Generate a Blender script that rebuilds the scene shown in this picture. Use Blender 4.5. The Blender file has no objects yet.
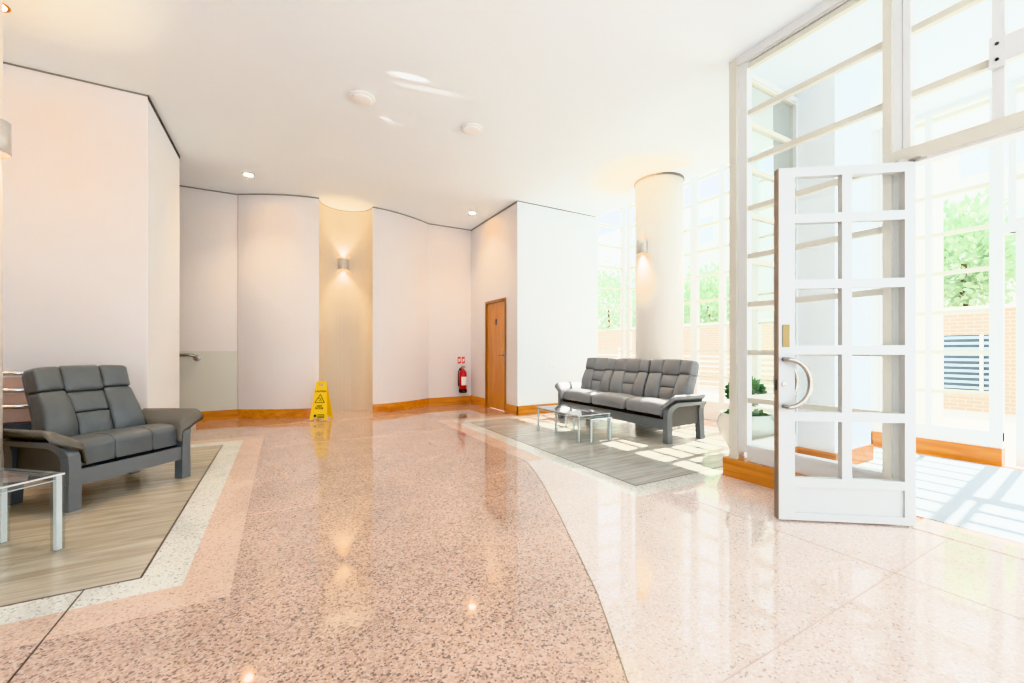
import bpy, bmesh, math, random
from mathutils import Vector, Matrix
random.seed(7)
PI = math.pi
COL = bpy.context.scene.collection
SC = bpy.context.scene

# ------------------------------------------------------------------ materials
def srgb(h):
    if isinstance(h, str):
        h = h.lstrip('#'); c = [int(h[i:i+2], 16)/255 for i in (0, 2, 4)]
    else:
        c = list(h)
    return tuple(x/12.92 if x <= .04045 else ((x+.055)/1.055)**2.4 for x in c) + (1,)

class NT:
    def __init__(s, name):
        s.m = bpy.data.materials.new(name); s.m.use_nodes = True
        s.t = s.m.node_tree; s.t.nodes.clear()
        s.out = s.t.nodes.new('ShaderNodeOutputMaterial')
    def n(s, kind, **kw):
        nd = s.t.nodes.new(kind)
        for k, v in kw.items():
            if hasattr(nd, k) and k not in nd.inputs.keys(): setattr(nd, k, v)
            else: nd.inputs[k].default_value = v
        return nd
    def l(s, a, b): s.t.links.new(a, b)

def pbr(name, col, rough=.5, metal=0, spec=.5, coat=0, emit=None, estr=0, bump=None, vary=None):
    T = NT(name); b = T.n('ShaderNodeBsdfPrincipled')
    c = srgb(col)
    b.inputs['Base Color'].default_value = c
    b.inputs['Roughness'].default_value = rough; b.inputs['Metallic'].default_value = metal
    b.inputs['Specular IOR Level'].default_value = spec; b.inputs['Coat Weight'].default_value = coat
    if emit:
        b.inputs['Emission Color'].default_value = srgb(emit); b.inputs['Emission Strength'].default_value = estr
    tc = T.n('ShaderNodeTexCoord')
    if vary:
        sc_, amt = vary
        nz = T.n('ShaderNodeTexNoise'); nz.inputs['Scale'].default_value = sc_; nz.inputs['Detail'].default_value = 4
        T.l(tc.outputs['Object'], nz.inputs['Vector'])
        mx = T.n('ShaderNodeMix', data_type='RGBA')
        mx.inputs[6].default_value = tuple(x*(1-amt) for x in c[:3])+(1,)
        mx.inputs[7].default_value = tuple(min(1, x*(1+amt)) for x in c[:3])+(1,)
        T.l(nz.outputs['Fac'], mx.inputs[0]); T.l(mx.outputs[2], b.inputs['Base Color'])
    if bump:
        sc_, st = bump
        nz = T.n('ShaderNodeTexNoise'); nz.inputs['Scale'].default_value = sc_; nz.inputs['Detail'].default_value = 5
        T.l(tc.outputs['Object'], nz.inputs['Vector'])
        bp = T.n('ShaderNodeBump'); bp.inputs['Strength'].default_value = st; bp.inputs['Distance'].default_value = .01
        T.l(nz.outputs['Fac'], bp.inputs['Height']); T.l(bp.outputs['Normal'], b.inputs['Normal'])
    T.l(b.outputs[0], T.out.inputs[0])
    return T.m

def glassmat(name, tint='#fdfefe', refl=.9, ior=1.45):
    T = NT(name)
    geo = T.n('ShaderNodeNewGeometry')
    dt = T.n('ShaderNodeVectorMath', operation='DOT_PRODUCT'); T.l(geo.outputs['Incoming'], dt.inputs[0]); T.l(geo.outputs['Normal'], dt.inputs[1])
    ab = T.n('ShaderNodeMath', operation='ABSOLUTE'); T.l(dt.outputs['Value'], ab.inputs[0])
    om = T.n('ShaderNodeMath', operation='SUBTRACT'); om.inputs[0].default_value = 1; T.l(ab.outputs[0], om.inputs[1])
    pw_ = T.n('ShaderNodeMath', operation='POWER'); T.l(om.outputs[0], pw_.inputs[0]); pw_.inputs[1].default_value = 5
    r0 = ((ior-1)/(ior+1))**2
    fr = T.n('ShaderNodeMath', operation='MULTIPLY_ADD'); T.l(pw_.outputs[0], fr.inputs[0]); fr.inputs[1].default_value = 1-r0; fr.inputs[2].default_value = r0
    tr = T.n('ShaderNodeBsdfTransparent'); tr.inputs['Color'].default_value = srgb(tint)
    gl = T.n('ShaderNodeBsdfGlossy'); gl.inputs['Roughness'].default_value = .01
    ml = T.n('ShaderNodeMath', operation='MULTIPLY'); ml.inputs[1].default_value = refl
    T.l(fr.outputs[0], ml.inputs[0])
    mx = T.n('ShaderNodeMixShader'); T.l(ml.outputs[0], mx.inputs[0]); T.l(tr.outputs[0], mx.inputs[1]); T.l(gl.outputs[0], mx.inputs[2])
    T.l(mx.outputs[0], T.out.inputs[0])
    return T.m

def granite(name, base, dark, light, scale=70, rough=.07, dark_amt=.32, joints=None, spec=.5, coat=.0):
    """polished speckled stone in world metres"""
    T = NT(name); b = T.n('ShaderNodeBsdfPrincipled')
    geo = T.n('ShaderNodeNewGeometry')
    v = T.n('ShaderNodeTexVoronoi'); v.inputs['Scale'].default_value = scale
    T.l(geo.outputs['Position'], v.inputs['Vector'])
    sp = T.n('ShaderNodeSeparateColor'); T.l(v.outputs['Color'], sp.inputs[0])
    r = T.n('ShaderNodeValToRGB'); e = r.color_ramp.elements
    r.color_ramp.interpolation = 'CONSTANT'
    e[0].position = 0; e[0].color = srgb(dark); e[1].position = dark_amt*.35; e[1].color = tuple((a+c)/2 for a, c in zip(srgb(dark), srgb(base)))
    x = e.new(dark_amt); x.color = srgb(base)
    x = e.new(.74); x.color = srgb(light)
    T.l(sp.outputs[0], r.inputs[0])
    nz = T.n('ShaderNodeTexNoise'); nz.inputs['Scale'].default_value = 2.2; nz.inputs['Detail'].default_value = 6
    T.l(geo.outputs['Position'], nz.inputs['Vector'])
    mr = T.n('ShaderNodeMapRange'); mr.inputs[1].default_value = .3; mr.inputs[2].default_value = .7; mr.inputs[3].default_value = .9; mr.inputs[4].default_value = 1.08
    T.l(nz.outputs['Fac'], mr.inputs[0])
    mm = T.n('ShaderNodeVectorMath', operation='SCALE'); T.l(r.outputs[0], mm.inputs[0]); T.l(mr.outputs[0], mm.inputs['Scale'])
    # rare large dark flecks
    v2 = T.n('ShaderNodeTexVoronoi'); v2.inputs['Scale'].default_value = scale*.42
    T.l(geo.outputs['Position'], v2.inputs['Vector'])
    s2 = T.n('ShaderNodeSeparateColor'); T.l(v2.outputs['Color'], s2.inputs[0])
    lt = T.n('ShaderNodeMath', operation='LESS_THAN'); lt.inputs[1].default_value = dark_amt*.07; T.l(s2.outputs[1], lt.inputs[0])
    l2 = T.n('ShaderNodeMath', operation='LESS_THAN'); l2.inputs[1].default_value = .42; T.l(v2.outputs['Distance'], l2.inputs[0])
    mu = T.n('ShaderNodeMath', operation='MULTIPLY'); T.l(lt.outputs[0], mu.inputs[0]); T.l(l2.outputs[0], mu.inputs[1])
    mx = T.n('ShaderNodeMix', data_type='RGBA'); mx.inputs[7].default_value = srgb(dark)
    T.l(mu.outputs[0], mx.inputs[0]); T.l(mm.outputs[0], mx.inputs[6])
    T.l(mx.outputs[2], b.inputs['Base Color'])
    b.inputs['Roughness'].default_value = rough; b.inputs['Specular IOR Level'].default_value = spec
    b.inputs['Coat Weight'].default_value = coat; b.inputs['Coat Roughness'].default_value = .03
    T.l(b.outputs[0], T.out.inputs[0])
    return T.m

def planks(name, c1, c2, c3, rough=.25, sy=.18, sx=1.25):
    T = NT(name); b = T.n('ShaderNodeBsdfPrincipled')
    geo = T.n('ShaderNodeNewGeometry')
    br = T.n('ShaderNodeTexBrick'); br.offset = .37
    br.inputs['Scale'].default_value = 1; br.inputs['Brick Width'].default_value = sx; br.inputs['Row Height'].default_value = sy
    br.inputs['Mortar Size'].default_value = .0012; br.inputs['Mortar Smooth'].default_value = .1
    br.inputs['Color1'].default_value = srgb(c1); br.inputs['Color2'].default_value = srgb(c2); br.inputs['Mortar'].default_value = srgb(c3)
    T.l(geo.outputs['Position'], br.inputs['Vector'])
    mp = T.n('ShaderNodeMapping'); mp.inputs['Scale'].default_value = (1.3, 11, 1)
    T.l(geo.outputs['Position'], mp.inputs[0])
    nz = T.n('ShaderNodeTexNoise'); nz.inputs['Scale'].default_value = 1.6; nz.inputs['Detail'].default_value = 8; nz.inputs['Distortion'].default_value = .8
    T.l(mp.outputs[0], nz.inputs['Vector'])
    r = T.n('ShaderNodeValToRGB'); r.color_ramp.elements[0].position = .36; r.color_ramp.elements[0].color = srgb(c3)
    r.color_ramp.elements[1].position = .62; r.color_ramp.elements[1].color = (1, 1, 1, 1)
    T.l(nz.outputs['Fac'], r.inputs[0])
    mx = T.n('ShaderNodeMix', data_type='RGBA', blend_type='MULTIPLY'); mx.inputs[0].default_value = .38
    T.l(br.outputs['Color'], mx.inputs[6]); T.l(r.outputs[0], mx.inputs[7])
    T.l(mx.outputs[2], b.inputs['Base Color']); b.inputs['Roughness'].default_value = rough
    T.l(b.outputs[0], T.out.inputs[0])
    return T.m

def woodmat(name, a, b_, rough=.28, axis=0, ring=9):
    T = NT(name); b = T.n('ShaderNodeBsdfPrincipled')
    geo = T.n('ShaderNodeNewGeometry')
    mp = T.n('ShaderNodeMapping')
    s = [ring, ring, ring]; s[axis] = .8
    mp.inputs['Scale'].default_value = s
    T.l(geo.outputs['Position'], mp.inputs[0])
    nz = T.n('ShaderNodeTexNoise'); nz.inputs['Scale'].default_value = 2; nz.inputs['Detail'].default_value = 8; nz.inputs['Distortion'].default_value = .6
    T.l(mp.outputs[0], nz.inputs['Vector'])
    r = T.n('ShaderNodeValToRGB'); r.color_ramp.elements[0].position = .3; r.color_ramp.elements[0].color = srgb(a)
    r.color_ramp.elements[1].position = .7; r.color_ramp.elements[1].color = srgb(b_)
    T.l(nz.outputs['Fac'], r.inputs[0]); T.l(r.outputs[0], b.inputs['Base Color'])
    b.inputs['Roughness'].default_value = rough; b.inputs['Coat Weight'].default_value = .3
    T.l(b.outputs[0], T.out.inputs[0])
    return T.m

def bricks(name, c1, c2, mortar):
    T = NT(name); b = T.n('ShaderNodeBsdfPrincipled')
    geo = T.n('ShaderNodeNewGeometry')
    mp = T.n('ShaderNodeMapping'); mp.inputs['Rotation'].default_value = (PI/2, 0, PI/2)
    sep = T.n('ShaderNodeSeparateXYZ'); T.l(geo.outputs['Position'], sep.inputs[0])
    cb = T.n('ShaderNodeCombineXYZ'); T.l(sep.outputs[1], cb.inputs[0]); T.l(sep.outputs[2], cb.inputs[1])
    br = T.n('ShaderNodeTexBrick'); br.inputs['Scale'].default_value = 1
    br.inputs['Brick Width'].default_value = .23; br.inputs['Row Height'].default_value = .075; br.inputs['Mortar Size'].default_value = .008
    br.inputs['Color1'].default_value = srgb(c1); br.inputs['Color2'].default_value = srgb(c2); br.inputs['Mortar'].default_value = srgb(mortar)
    T.l(cb.outputs[0], br.inputs['Vector']); T.l(br.outputs['Color'], b.inputs['Base Color']); b.inputs['Roughness'].default_value = .8
    T.l(b.outputs[0], T.out.inputs[0])
    return T.m

def foliage(name, a, b_):
    T = NT(name); b = T.n('ShaderNodeBsdfPrincipled')
    geo = T.n('ShaderNodeNewGeometry')
    r = T.n('ShaderNodeValToRGB'); r.color_ramp.elements[0].color = srgb(a); r.color_ramp.elements[1].color = srgb(b_)
    T.l(geo.outputs['Random Per Island'], r.inputs[0]); T.l(r.outputs[0], b.inputs['Base Color'])
    b.inputs['Roughness'].default_value = .5
    tl = T.n('ShaderNodeBsdfTranslucent'); T.l(r.outputs[0], tl.inputs[0])
    mx = T.n('ShaderNodeMixShader'); mx.inputs[0].default_value = .35
    T.l(b.outputs[0], mx.inputs[1]); T.l(tl.outputs[0], mx.inputs[2]); T.l(mx.outputs[0], T.out.inputs[0])
    return T.m

M = dict(
    wall=pbr('pale_pink_wall', '#e4e1e1', .75, vary=(.8, .02)),
    wallw=pbr('white_wall', '#e8edf1', .7, vary=(.8, .01)),
    niche=pbr('beige_niche_wall', '#d9ccb8', .7, vary=(.8, .03)),
    dado=pbr('grey_green_dado', '#d3d6cc', .55),
    ceil=pbr('ceiling_white', '#f0f8fd', .8),
    gap=pbr('painted_gap_shade', '#8b8178', .8), gapd=pbr('painted_gap_shade_dark', '#4a4744', .8),  # colours for strips that paint the shade inside ceiling gaps
    colm=pbr('column_paint', '#efebe6', .6),
    gran=granite('pink_granite', '#d3af99', '#8a7267', '#dfc3b1', 120, .06, .28, coat=.6),
    gran2=granite('reflection_paled_granite', '#ecdad0', '#c4b0a6', '#f2e6de', 120, .065, .2, coat=.6),  # light stone, with bright window reflections also worked into its colour
    band=granite('salmon_border', '#e3c3ad', '#c4a493', '#ebd0bd', 120, .07, .2, coat=.4),
    white=granite('white_terrazzo', '#e4e2d8', '#a8a79f', '#efede6', 120, .07, .12, coat=.4),
    plank=planks('oak_planks', '#cbc0ae', '#c0b49f', '#a89a85', .2),
    plank2=planks('grey_oak_planks', '#c6c4bc', '#bdbab2', '#a8a59b', .13),
    joint=pbr('joint_dark', '#5a4a42', .5), jointl=pbr('joint_pale', '#c8b3a8', .4), seam=pbr('wall_seam', '#b09a8c', .6),
    brass=pbr('brass_strip', '#a2937a', .35, .3),
    wood=woodmat('honey_wood_x', '#b8691a', '#e09a3a', .25, 0),
    woody=woodmat('honey_wood_y', '#b8691a', '#e09a3a', .25, 1),
    doorwood=woodmat('door_veneer', '#c47d34', '#d8954a', .3, 2, 5),
    doorframe=woodmat('door_frame_wood', '#8f5a22', '#a96f30', .35, 2, 7),
    door=pbr('white_door_paint', '#cbcecd', .35), frame=pbr('white_frame_paint', '#e0e2e1', .35, vary=(3, .015)),
    framew=pbr('cream_frame_paint', '#d9d7cb', .4),
    glass=glassmat('clear_glass'),
    glassg=glassmat('green_tinted_glass', '#edf4f2', 1.0),
    acry=glassmat('acrylic', '#eef3f4', 1.6, 1.6),
    acryedge=pbr('acrylic_edge', '#f3f6f7', .12, 0, .9, 1),
    leath=pbr('grey_leather', '#5e6467', .40, 0, .5, .15, bump=(12, .5), vary=(6, .12)),
    leath2=pbr('lit_sofa_leather', '#84868a', .40, 0, .5, .12, bump=(12, .45), vary=(6, .1)),  # grey leather with the light on the sofa put into its colour
    armt=pbr('warm_lit_arm_leather', '#67645e', .42, bump=(38, .3)), lacq=pbr('grey_lacquered_frame', '#6a6f73', .32, 0, .5, .2),  # arm leather browned in colour in place of warm reflected light
    lacqd=pbr('side_panel_taupe', '#5b5854', .45),
    black=pbr('black_underside', '#141414', .7),
    steel=pbr('brushed_steel', '#b9b3ab', .25, 1),
    chrome=pbr('chrome', '#dfe2e5', .12, 1),
    dsteel=pbr('dark_steel', '#3a3d42', .35, .6),
    bronze=pbr('door_edge_bronze', '#8a7460', .4, .3),
    brassp=pbr('brass_plate', '#8f7c55', .3, .9),
    yellow=pbr('yellow_plastic', '#f7cf0c', .35, 0, .5, .1),
    blackp=pbr('black_print', '#15130f', .5),
    red=pbr('extinguisher_red', '#c4101c', .3, 0, .5, .4),
    redsign=pbr('sign_red', '#d8352a', .5),
    whitep=pbr('white_plastic', '#f4f4f2', .4),
    blackr=pbr('black_rubber', '#1a1a1e', .5),
    blue=pbr('blue_sign', '#3c4a6b', .4),
    vase=pbr('white_glazed_ceramic', '#f0ece4', .15, 0, .5, .5),
    soil=pbr('soil', '#4a382b', .9),
    stem=pbr('stem_brown', '#6b5238', .8),
    leaf=foliage('leaf_green', '#2d6e3c', '#6fae62'),
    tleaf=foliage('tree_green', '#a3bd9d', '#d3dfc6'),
    mat=pbr('grey_entrance_mat', '#b6bbbe', .9, bump=(220, .5), vary=(160, .12)),
    pave=pbr('pale_paving', '#dcdad5', .8, vary=(2, .05)),
    brick=bricks('garden_brick', '#d6c0a6', '#e0ccb4', '#e8e1d6'),
    louv=pbr('louvre_grey', '#a9b7bd', .5),
    louvd=pbr('louvre_dark', '#5c6b73', .6),
    render_w=pbr('exterior_white', '#f3f1ec', .8),
    amber=pbr('amber_trim', '#d38a30', .3, .5),
    bulb=pbr('warm_bulb', '#fff0d0', .5, emit='#ffdfae', estr=260),
    glowup=pbr('sconce_lamp', '#fff0d0', .5, emit='#ffcf80', estr=40),
    sconce=pbr('sconce_silver', '#cfcac3', .35, .3),
    plinth=pbr('niche_stone_base', '#d9c9b6', .4),
)

# ------------------------------------------------------------------ object helpers
def link(name, me, mat=None, parent=None, smooth=False):
    o = bpy.data.objects.new(name, me); COL.objects.link(o)
    if mat is not None: me.materials.append(mat)
    if smooth:
        for p in me.polygons: p.use_smooth = True
    if parent is not None: o.parent = parent
    return o
def obj(name, bm, mat, parent=None, smooth=False, bevel=0, seg=2):
    if bevel:
        bmesh.ops.bevel(bm, geom=[e for e in bm.edges if e.calc_face_angle(0) > .6], offset=bevel, segments=seg, affect='EDGES', clamp_overlap=True)
    bmesh.ops.recalc_face_normals(bm, faces=bm.faces[:])
    me = bpy.data.meshes.new(name); bm.to_mesh(me); bm.free()
    return link(name, me, mat, parent, smooth)
def thing(name, label, cat, loc=(0, 0, 0), rz=0, group=None, kind=None):
    o = bpy.data.objects.new(name, None); COL.objects.link(o); o.empty_display_size = .1
    o.location = loc; o.rotation_euler = (0, 0, rz)
    if label: o['label'] = label
    if cat: o['category'] = cat
    if group: o['group'] = group
    if kind: o['kind'] = kind
    return o
def tag(o, label, cat, group=None, kind=None):
    if label: o['label'] = label
    if cat: o['category'] = cat
    if group: o['group'] = group
    if kind: o['kind'] = kind
    return o
def dup(root, loc, rz, label, group=None):
    r = root.copy(); COL.objects.link(r); r.location = loc; r.rotation_euler = (0, 0, rz); r['label'] = label
    if group: r['group'] = group
    for ch in list(root.children):
        c = ch.copy(); COL.objects.link(c); c.parent = r
        for g in ch.children:
            d = g.copy(); COL.objects.link(d); d.parent = c
    return r
def B(): return bmesh.new()
def box(bm, x0, x1, y0, y1, z0, z1, mtx=None):
    vs = [bm.verts.new((x, y, z)) for x in (x0, x1) for y in (y0, y1) for z in (z0, z1)]
    for f in ((0, 1, 3, 2), (4, 6, 7, 5), (0, 4, 5, 1), (2, 3, 7, 6), (0, 2, 6, 4), (1, 5, 7, 3)):
        bm.faces.new([vs[i] for i in f])
    if mtx is not None:
        for v in vs: v.co = mtx @ v.co
    return bm
def boxo(name, x0, x1, y0, y1, z0, z1, mat, parent=None, bevel=0):
    return obj(name, box(B(), x0, x1, y0, y1, z0, z1), mat, parent, bevel=bevel)
def prism(bm, pts, z0, z1):
    lo = [bm.verts.new((p[0], p[1], z0)) for p in pts]; hi = [bm.verts.new((p[0], p[1], z1)) for p in pts]
    bm.faces.new(lo[::-1]); bm.faces.new(hi)
    for i in range(len(pts)):
        j = (i+1) % len(pts); bm.faces.new((lo[i], lo[j], hi[j], hi[i]))
    return bm
def lathe(bm, prof, n=32, c=(0, 0, 0), a0=0, a1=2*PI, axis=None):
    rings = []
    full = abs(a1-a0-2*PI) < 1e-6
    m = n if full else n+1
    for r, z in prof:
        rings.append([bm.verts.new((c[0]+r*math.cos(a0+(a1-a0)*k/n), c[1]+r*math.sin(a0+(a1-a0)*k/n), c[2]+z)) for k in range(m)])
    for a, b in zip(rings, rings[1:]):
        for k in range(n):
            j = (k+1) % m
            bm.faces.new((a[k], a[j], b[j], b[k]))
    if full:
        if prof[0][0] > 1e-5: bm.faces.new(rings[0][::-1])
        if prof[-1][0] > 1e-5: bm.faces.new(rings[-1])
    bmesh.ops.remove_doubles(bm, verts=bm.verts[:], dist=1e-6)
    return bm
def tube(bm, pts, r, n=12, cap=True):
    pts = [Vector(p) for p in pts]; rings = []
    up = Vector((0, 0, 1))
    prev = None
    for i, p in enumerate(pts):
        t = (pts[min(i+1, len(pts)-1)]-pts[max(i-1, 0)]).normalized()
        if prev is None:
            a = t.orthogonal().normalized()
        else:
            a = (prev - t*prev.dot(t)).normalized()
        prev = a; b = t.cross(a)
        rr = r[i] if isinstance(r, (list, tuple)) else r
        rings.append([bm.verts.new(p+rr*(math.cos(2*PI*k/n)*a+math.sin(2*PI*k/n)*b)) for k in range(n)])
    for a, b in zip(rings, rings[1:]):
        for k in range(n): bm.faces.new((a[k], a[(k+1) % n], b[(k+1) % n], b[k]))
    if cap: bm.faces.new(rings[0][::-1]); bm.faces.new(rings[-1])
    return bm
def puff(bm, w, d, h, fn=None, e=.38, n=9, bulge=0.0, axis='y'):
    """cushion: a box with rounded (radius ~ e) edges and a bulged front, mapped by fn(Vector)"""
    b2 = bmesh.new(); bmesh.ops.create_cube(b2, size=2)
    bmesh.ops.subdivide_edges(b2, edges=b2.edges[:], cuts=n, use_grid_fill=True)
    r = min(e, w*.48, d*.48, h*.48); vm = {}
    hw, hd, hh = w/2, d/2, h/2
    def warp(t):  # more samples near the edges
        return math.copysign(math.sin(abs(t)*PI/2)**.8 if abs(t) < 1 else 1, t)
    for v in b2.verts:
        q = Vector((warp(v.co.x)*hw, warp(v.co.y)*hd, warp(v.co.z)*hh))
        c = Vector((max(-hw+r, min(hw-r, q.x)), max(-hd+r, min(hd-r, q.y)), max(-hh+r, min(hh-r, q.z))))
        o = q-c
        if o.length > 1e-7: q = c+o.normalized()*min(r, max(abs(o.x), abs(o.y), abs(o.z)))
        u = 1-(q.x/hw)**2
        if axis == 'y': q.y += math.copysign(bulge*max(0, u)*max(0, 1-(q.z/hh)**2), q.y)
        else: q.z += math.copysign(bulge*max(0, u)**.6*max(0, 1-(q.y/hd)**2), q.z)
        vm[v] = bm.verts.new(fn(q) if fn else q)
    for f in b2.faces: bm.faces.new([vm[v] for v in f.verts])
    b2.free()
    return bm
def text(name, s, size, loc, rot, mat, parent, extrude=.0006, align='CENTER'):
    cu = bpy.data.curves.new(name, 'FONT'); cu.body = s; cu.size = size; cu.extrude = extrude; cu.offset = .0012
    cu.align_x = align; cu.align_y = 'CENTER'
    t0 = bpy.data.objects.new(name+'_source', cu); COL.objects.link(t0)
    me = bpy.data.meshes.new_from_object(t0.evaluated_get(bpy.context.evaluated_depsgraph_get()))
    bpy.data.objects.remove(t0); me.materials.clear(); me.materials.append(mat)
    o = bpy.data.objects.new(name, me); COL.objects.link(o)
    o.location = loc; o.rotation_euler = rot; o.parent = parent
    return o

# ------------------------------------------------------------------ camera
cam = bpy.data.cameras.new('camera'); co = bpy.data.objects.new('camera', cam); COL.objects.link(co)
co.location = (0, 0, 1.15); co.rotation_euler = (PI/2, 0, -math.radians(29.28))
cam.sensor_width = 36; cam.lens = 412/1024*36; cam.shift_y = 8.5/1024; cam.clip_start = .05; cam.clip_end = 200
SC.camera = co

H = 3.78; XW = 3.63; XF = 6.22; YW = 6.28
# ------------------------------------------------------------------ floor
fl = obj('floor', box(B(), -7, XF+.02, -4, 9.0, -.12, 0), M['gran']); fl['kind'] = 'structure'
def inlay(name, pts, z, mat):
    o = obj(name, prism(B(), pts, -.01, z), mat, fl); return o
def rect(x0, x1, y0, y1): return [(x0, y0), (x1, y0), (x1, y1), (x0, y1)]
# pale stone right of the brass arc, lightened further to paint in window reflections
arc = [(.80, .5), (.93, .78), (1.046, 1.045), (1.14, 1.209), (1.307, 1.507), (1.467, 1.853), (1.73, 2.425), (1.97, 2.97), (2.14, 3.42), (2.20, 3.62)]
def arcx(t):
    return arc
inlay('reflection_paled_stone_field', [(-.2, -4)]+[(-.05, -1.5), (.35, -.45), (.6, .08)]+arc+[(2.21, 3.7), (2.21, 4.2), (XW, 4.2), (XW, -4)], .0006, M['gran2'])
inlay('salmon_border', rect(2.20, XW, 2.33, 6.28+.2)[:0] or [(2.21, 3.62), (2.42, 3.62), (2.42, 6.27), (3.63, 6.27), (3.63, 6.47), (2.21, 6.47)], .0009, M['band'])
inlay('white_border', [(2.42, 2.33), (5.6, 2.33), (5.6, 6.27), (2.42, 6.27)], .0012, M['white'])
inlay('timber_inlay', rect(2.62, 5.55, 2.53, 6.075), .0018, M['plank2'])
# left lounge
inlay('salmon_border', [(-7, 2.328), (-.209, 2.328), (-.209, 6.475), (-1.6, 6.475), (-1.6, 8.3), (-2.6, 8.3), (-2.6, 6.4), (-7, 6.4)], .0009, M['band'])
inlay('white_border', [(-7, 2.545), (-.42, 2.545), (-.42, 6.27), (-7, 6.27)], .0012, M['white'])
inlay('timber_inlay', [(-7, 2.729), (-.618, 2.729), (-.618, 6.078), (-7, 6.078)], .0018, M['plank'])
inlay('dark_edge_strip', [(-7, 2.722), (-.611, 2.722), (-.611, 6.085), (-.622, 6.085), (-.622, 2.733), (-7, 2.733)], .0021, M['joint'])
inlay('dark_edge_strip', [(2.612, 2.523), (5.5, 2.523), (5.5, 2.535), (2.624, 2.535), (2.624, 6.08), (2.612, 6.08)], .0021, M['joint'])
for r_ in (rect(-.826, -.820, -4, 2.72), rect(2.758, 2.762, -4, 2.33), rect(1.2, 3.6, .885, .889), rect(-.2, 2.2, 5.658, 5.661), rect(3.08, 3.085, 2.33, 2.52), rect(-1.2, 2.6, 7.3, 7.303), rect(-.2, 2.1, 3.4, 3.402)):
    inlay('stone_joint', r_, .0022, M['joint'] if r_[0][0] < -.8 and r_[1][1] < 0 else M['band'] if r_[0][0] < 0 else M['jointl'])
bs = []
for (x, y) in arc: bs.append((x, y))
L = [(.35, -.45), (.6, .08)]+arc
inlay('brass_arc', [(x-.003, y) for x, y in L]+[(x+.003, y) for x, y in L[::-1]], .0022, M['brass'])
mt = boxo('entrance_mat', 3.82, 6.1, -3.5, 2.2, .0005, .012, M['mat'])
tag(mt, 'pale grey-blue entrance mat lying in the glazed porch beyond the open door', 'mat')
th = boxo('trim_4', 3.55, 3.82, -3.5, 1.07, .0005, .006, M['gran2']); th['kind'] = 'structure'

# ------------------------------------------------------------------ ceiling
ce = B(); box(ce, -7, 5.47, -4, 9, H, H+.25); box(ce, 5.47, XF+.1, -4, 2.3, H, H+.25)
ce = obj('ceiling', ce, M['ceil']); ce['kind'] = 'structure'
rc = boxo('raised_ceiling', 5.47, XF+.1, 2.3, 6.5, 4.2, 4.4, M['ceil'], ce)

# ------------------------------------------------------------------ walls
def wallpath(name, pts, mat, z0=0, z1=H, th=.12, parent=None, kind='structure', side=1):
    """vertical wall of thickness th behind a plan polyline (room side = the polyline)"""
    bm = B(); n = len(pts); off = []
    for i, p in enumerate(pts):
        a = Vector(pts[max(i-1, 0)]); b = Vector(pts[min(i+1, n-1)])
        t = (b-a).normalized(); nn = Vector((-t.y, t.x))*side
        off.append((p[0]+nn.x*th, p[1]+nn.y*th))
    prism(bm, list(pts)+off[::-1], z0, z1) if False else None
    A0 = [bm.verts.new((p[0], p[1], z0)) for p in pts]; A1 = [bm.verts.new((p[0], p[1], z1)) for p in pts]
    C0 = [bm.verts.new((p[0], p[1], z0)) for p in off]; C1 = [bm.verts.new((p[0], p[1], z1)) for p in off]
    for i in range(n-1):
        bm.faces.new((A0[i], A0[i+1], A1[i+1], A1[i])); bm.faces.new((C0[i+1], C0[i], C1[i], C1[i+1]))
        bm.faces.new((A1[i], A1[i+1], C1[i+1], C1[i])); bm.faces.new((A0[i+1], A0[i], C0[i], C0[i+1]))
    bm.faces.new((A0[0], A1[0], C1[0], C0[0])); bm.faces.new((A0[-1], C0[-1], C1[-1], A1[-1]))
    o = obj(name, bm, mat, parent)
    if kind and parent is None: o['kind'] = kind
    return o
def shift(pts, d, side=-1):
    n = len(pts); r = []
    for i, p in enumerate(pts):
        a = Vector(pts[max(i-1, 0)]); b = Vector(pts[min(i+1, n-1)]); t = (b-a).normalized()
        r.append((p[0]-t.y*d*side, p[1]+t.x*d*side))
    return r
xc = 1.022
def bulge(sgn):
    p = []
    for k in range(15):
        u = k/14
        p.append((xc+sgn*(.448+1.2*u), 7.845+.465*u**1.7))
    return p
Lb = bulge(-1)[::-1]     # from x=-.63 to .574
Rb = bulge(1)
nich = [(xc-.448*math.cos(PI*k/20), 7.85+.47*math.sin(PI*k/20)) for k in range(21)]
w1 = [(-6.5, 8.33), (-.63, 8.33)]
wf = wallpath('wall_far', w1, M['wall'])
wallpath('wall_far_left_curve', Lb, M['wall'])
wallpath('wall_far_niche', nich, M['niche'])
wallpath('wall_far_right_curve', Rb, M['wall'])
wallpath('wall_far_right', [(2.67, 8.31), (XW+.1, 8.31)], M['wall'])
jog = boxo('trim_5', -.638, -.629, 8.318, 8.335, 0, H, M['seam']); jog['kind'] = 'structure'
dd = boxo('wall_far_dado', -6.4, -.635, 8.318, 8.33, .10, 1.13, M['dado']); dd['kind'] = 'structure'
# door wall (x = XW) as a solid block whose near face is the white wall
bm = B()
box(bm, XW, XW+.15, 7.555, 8.43, 0, H); box(bm, XW, XW+.15, 6.28, 6.69, 0, H); box(bm, XW, XW+.15, 6.69, 7.555, 2.12, H)
o = obj('wall_right', bm, M['wall']); o['kind'] = 'structure'
o = boxo('wall_white', XW+.004, 5.47, 6.278, 6.42, 0, H, M['wallw']); o['kind'] = 'structure'
# left block
bm = B(); box(bm, -6.5, -1.204, 5.55, 5.7, 0, H)
o = obj('wall_left', bm, M['wall']); o['kind'] = 'structure'
o = boxo('wall_left_return', -1.35, -1.2, 5.551, 7.07, 0, H, M['wallw']); o['kind'] = 'structure'
o = boxo('wall_side', -7.1, -7, -4, 9, 0, H, M['wall']); o['kind'] = 'structure'

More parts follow.
